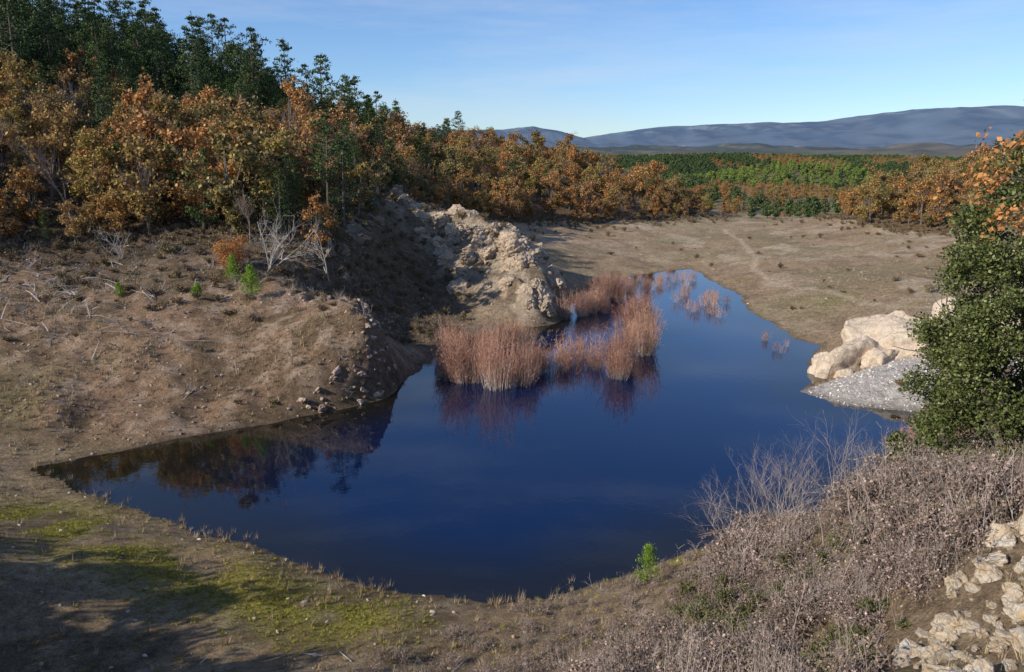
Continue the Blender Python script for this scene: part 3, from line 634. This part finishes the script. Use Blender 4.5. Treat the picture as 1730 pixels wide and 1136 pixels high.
X,Y=grid_pts(-6,14,13,29,.5);k=inpoly(X,Y,[(-5,13),(-4,19),(0,23),(5,25.5),(9,28.3),(14,29),(14,20),(6,13)])&~inpoly(X,Y,SH)&(rng.random(len(X))<.5)&~inpoly(X,Y,RUBZ)
scatter('dead_undergrowth',brs,X[k],Y[k],rng.uniform(.15,.45,k.sum()),.2)
for (px,py,hg) in [(9.0,25.9,3.4),(10.2,26.4,4.1),(11.2,25.6,3.8),(8.0,26.8,3.0),(12.4,26,2.8),(7.0,18.0,1.7),(13.6,23.6,2.4),(3.0,24.6,.9),(6.9,26.9,.9),(9.6,27,3.4),(8.3,17.3,1.6),(9.6,19.5,1.6),(5.6,16.5,1.4)]:
    dead_tree('bare_shrub',px,py,hg,LTWIG,4 if hg>1 else 2,(0,0,1.4),.013 if hg>1 else .01,6 if hg>1 else 3,.42)
# ------------------------------------------------------------ holm oak at right
mb=MB();Hh=9.9;ends=[]
for s in range(4): branchy(mb,(random.gauss(0,.25),random.gauss(0,.25),-.3),(random.gauss(0,.25),random.gauss(0,.25),1),3.2,.16,3,.5,3,0,6)
for c_ in range(310):
    z=random.uniform(.1,Hh-.4) if c_<240 else random.uniform(1.5,6);t=z/Hh;prof=(math.sin(math.pi*(min(1,t*.70+.26)))**.5)
    a=random.uniform(0,6.283);rr=2.95*prof*random.uniform(.5,1.0)
    cr=random.uniform(.35,.85);mb.leaves(ball(380,(math.cos(a)*rr,math.sin(a)*rr,z),(cr,cr,cr*.8),.4),.10,1,.65)
link(mb.obj('holm_oak',[BARK,HOLML],(15.2,22.6,h1(15.2,22.6)-.2)))
for (px,py,s) in [(13.4,24.2,1.1),(17,25.5,1.3),(12.6,23.4,.8)]:
    mb=MB();mb.tube([(0,0,-.2),(0,0,1*s)],[.06,.02],0,5)
    for c_ in range(22):
        a=random.uniform(0,6.283);rr=.9*s*random.random();mb.leaves(ball(260,(math.cos(a)*rr,math.sin(a)*rr,random.uniform(.3,1.7)*s),(.4*s,.4*s,.35*s),.4),.09,1,.6)
    link(mb.obj('holm_oak_shrub',[BARK,HOLML],(px,py,h1(px,py)-.1)))
# oak whose branch tips reach in at the right
mb=MB();bx,by=13.6,16.6;bz=h1(bx,by);mb.tube([(0,0,-.3),(.1,0,5),(-.1,.1,10)],[.2,.15,.08],0,7)
ends=[]
for (zz,dx,ln) in [(16.1-bz,-1,1.6),(14.9-bz,-1,1.8),(14.8-bz,-1,1.8),(9,1,2.4),(8.5,.6,2.5),(7,.9,2.2),(10,.3,2.2)]:
    branchy(mb,(0,0,zz),(dx,random.gauss(0,.12),.06),ln,.05,3,.40,3,0,5,ends,.03)
pt=np.array(ends);pt=np.repeat(pt,16,0)+rng.normal(size=(len(pt)*16,3))*.12
mb.leaves(pt,.12,1,.65)
link(mb.obj('oak_tree',[BARK,RUST],(bx,by,bz)))
# ------------------------------------------------------------ light, sky, camera
sd=Vector((-.90,-.42,0)).normalized();el=R(28.5)
dirv=Vector((sd.x*math.cos(el),sd.y*math.cos(el),math.sin(el)))
l=bpy.data.lights.new('sun','SUN');l.energy=5.0;l.angle=R(.5);l.color=(1,.93,.82)
so=link(bpy.data.objects.new('sun',l));so.rotation_euler=(-dirv).to_track_quat('-Z','Y').to_euler()
w=bpy.data.worlds.new('World');scene.world=w;w.use_nodes=True;nt=w.node_tree
sk=nt.nodes.new('ShaderNodeTexSky');sk.sky_type='NISHITA';sk.sun_disc=False;sk.sun_elevation=el;sk.sun_rotation=math.atan2(sd.x,sd.y)
sk.air_density=1.0;sk.dust_density=.1;sk.ozone_density=3.0;sk.altitude=400
tc=nt.nodes.new('ShaderNodeTexCoord');mp=nt.nodes.new('ShaderNodeMapping');mp.inputs['Scale'].default_value=(1.2,1.2,9);mp.inputs['Rotation'].default_value=(.0,.16,.3)
L(nt,tc.outputs['Generated'],mp.inputs[0])
skc=mul(nt,sk.outputs[0],(.82,.97,1.22))
f=mrange(nt,noise(nt,1.7,7,mp.outputs[0],.62),.46,.80,0,.5)
k=nt.nodes.new('ShaderNodeMix');k.data_type='RGBA';L(nt,f,k.inputs[0]);L(nt,skc,k.inputs[6]);k.inputs[7].default_value=(5.6,6.2,7.0,1)
bg=nt.nodes['Background'];L(nt,k.outputs[2],bg.inputs[0]);bg.inputs[1].default_value=.122
scene.view_settings.view_transform='Standard';scene.view_settings.look='None';scene.view_settings.exposure=0
cam=bpy.data.cameras.new('camera');cam.lens=28;cam.sensor_width=36;cam.clip_end=20000;cam.clip_start=.1
co=link(bpy.data.objects.new('camera',cam));co.location=(0,0,15);co.rotation_euler=(R(90-12.7),0,0);scene.camera=co
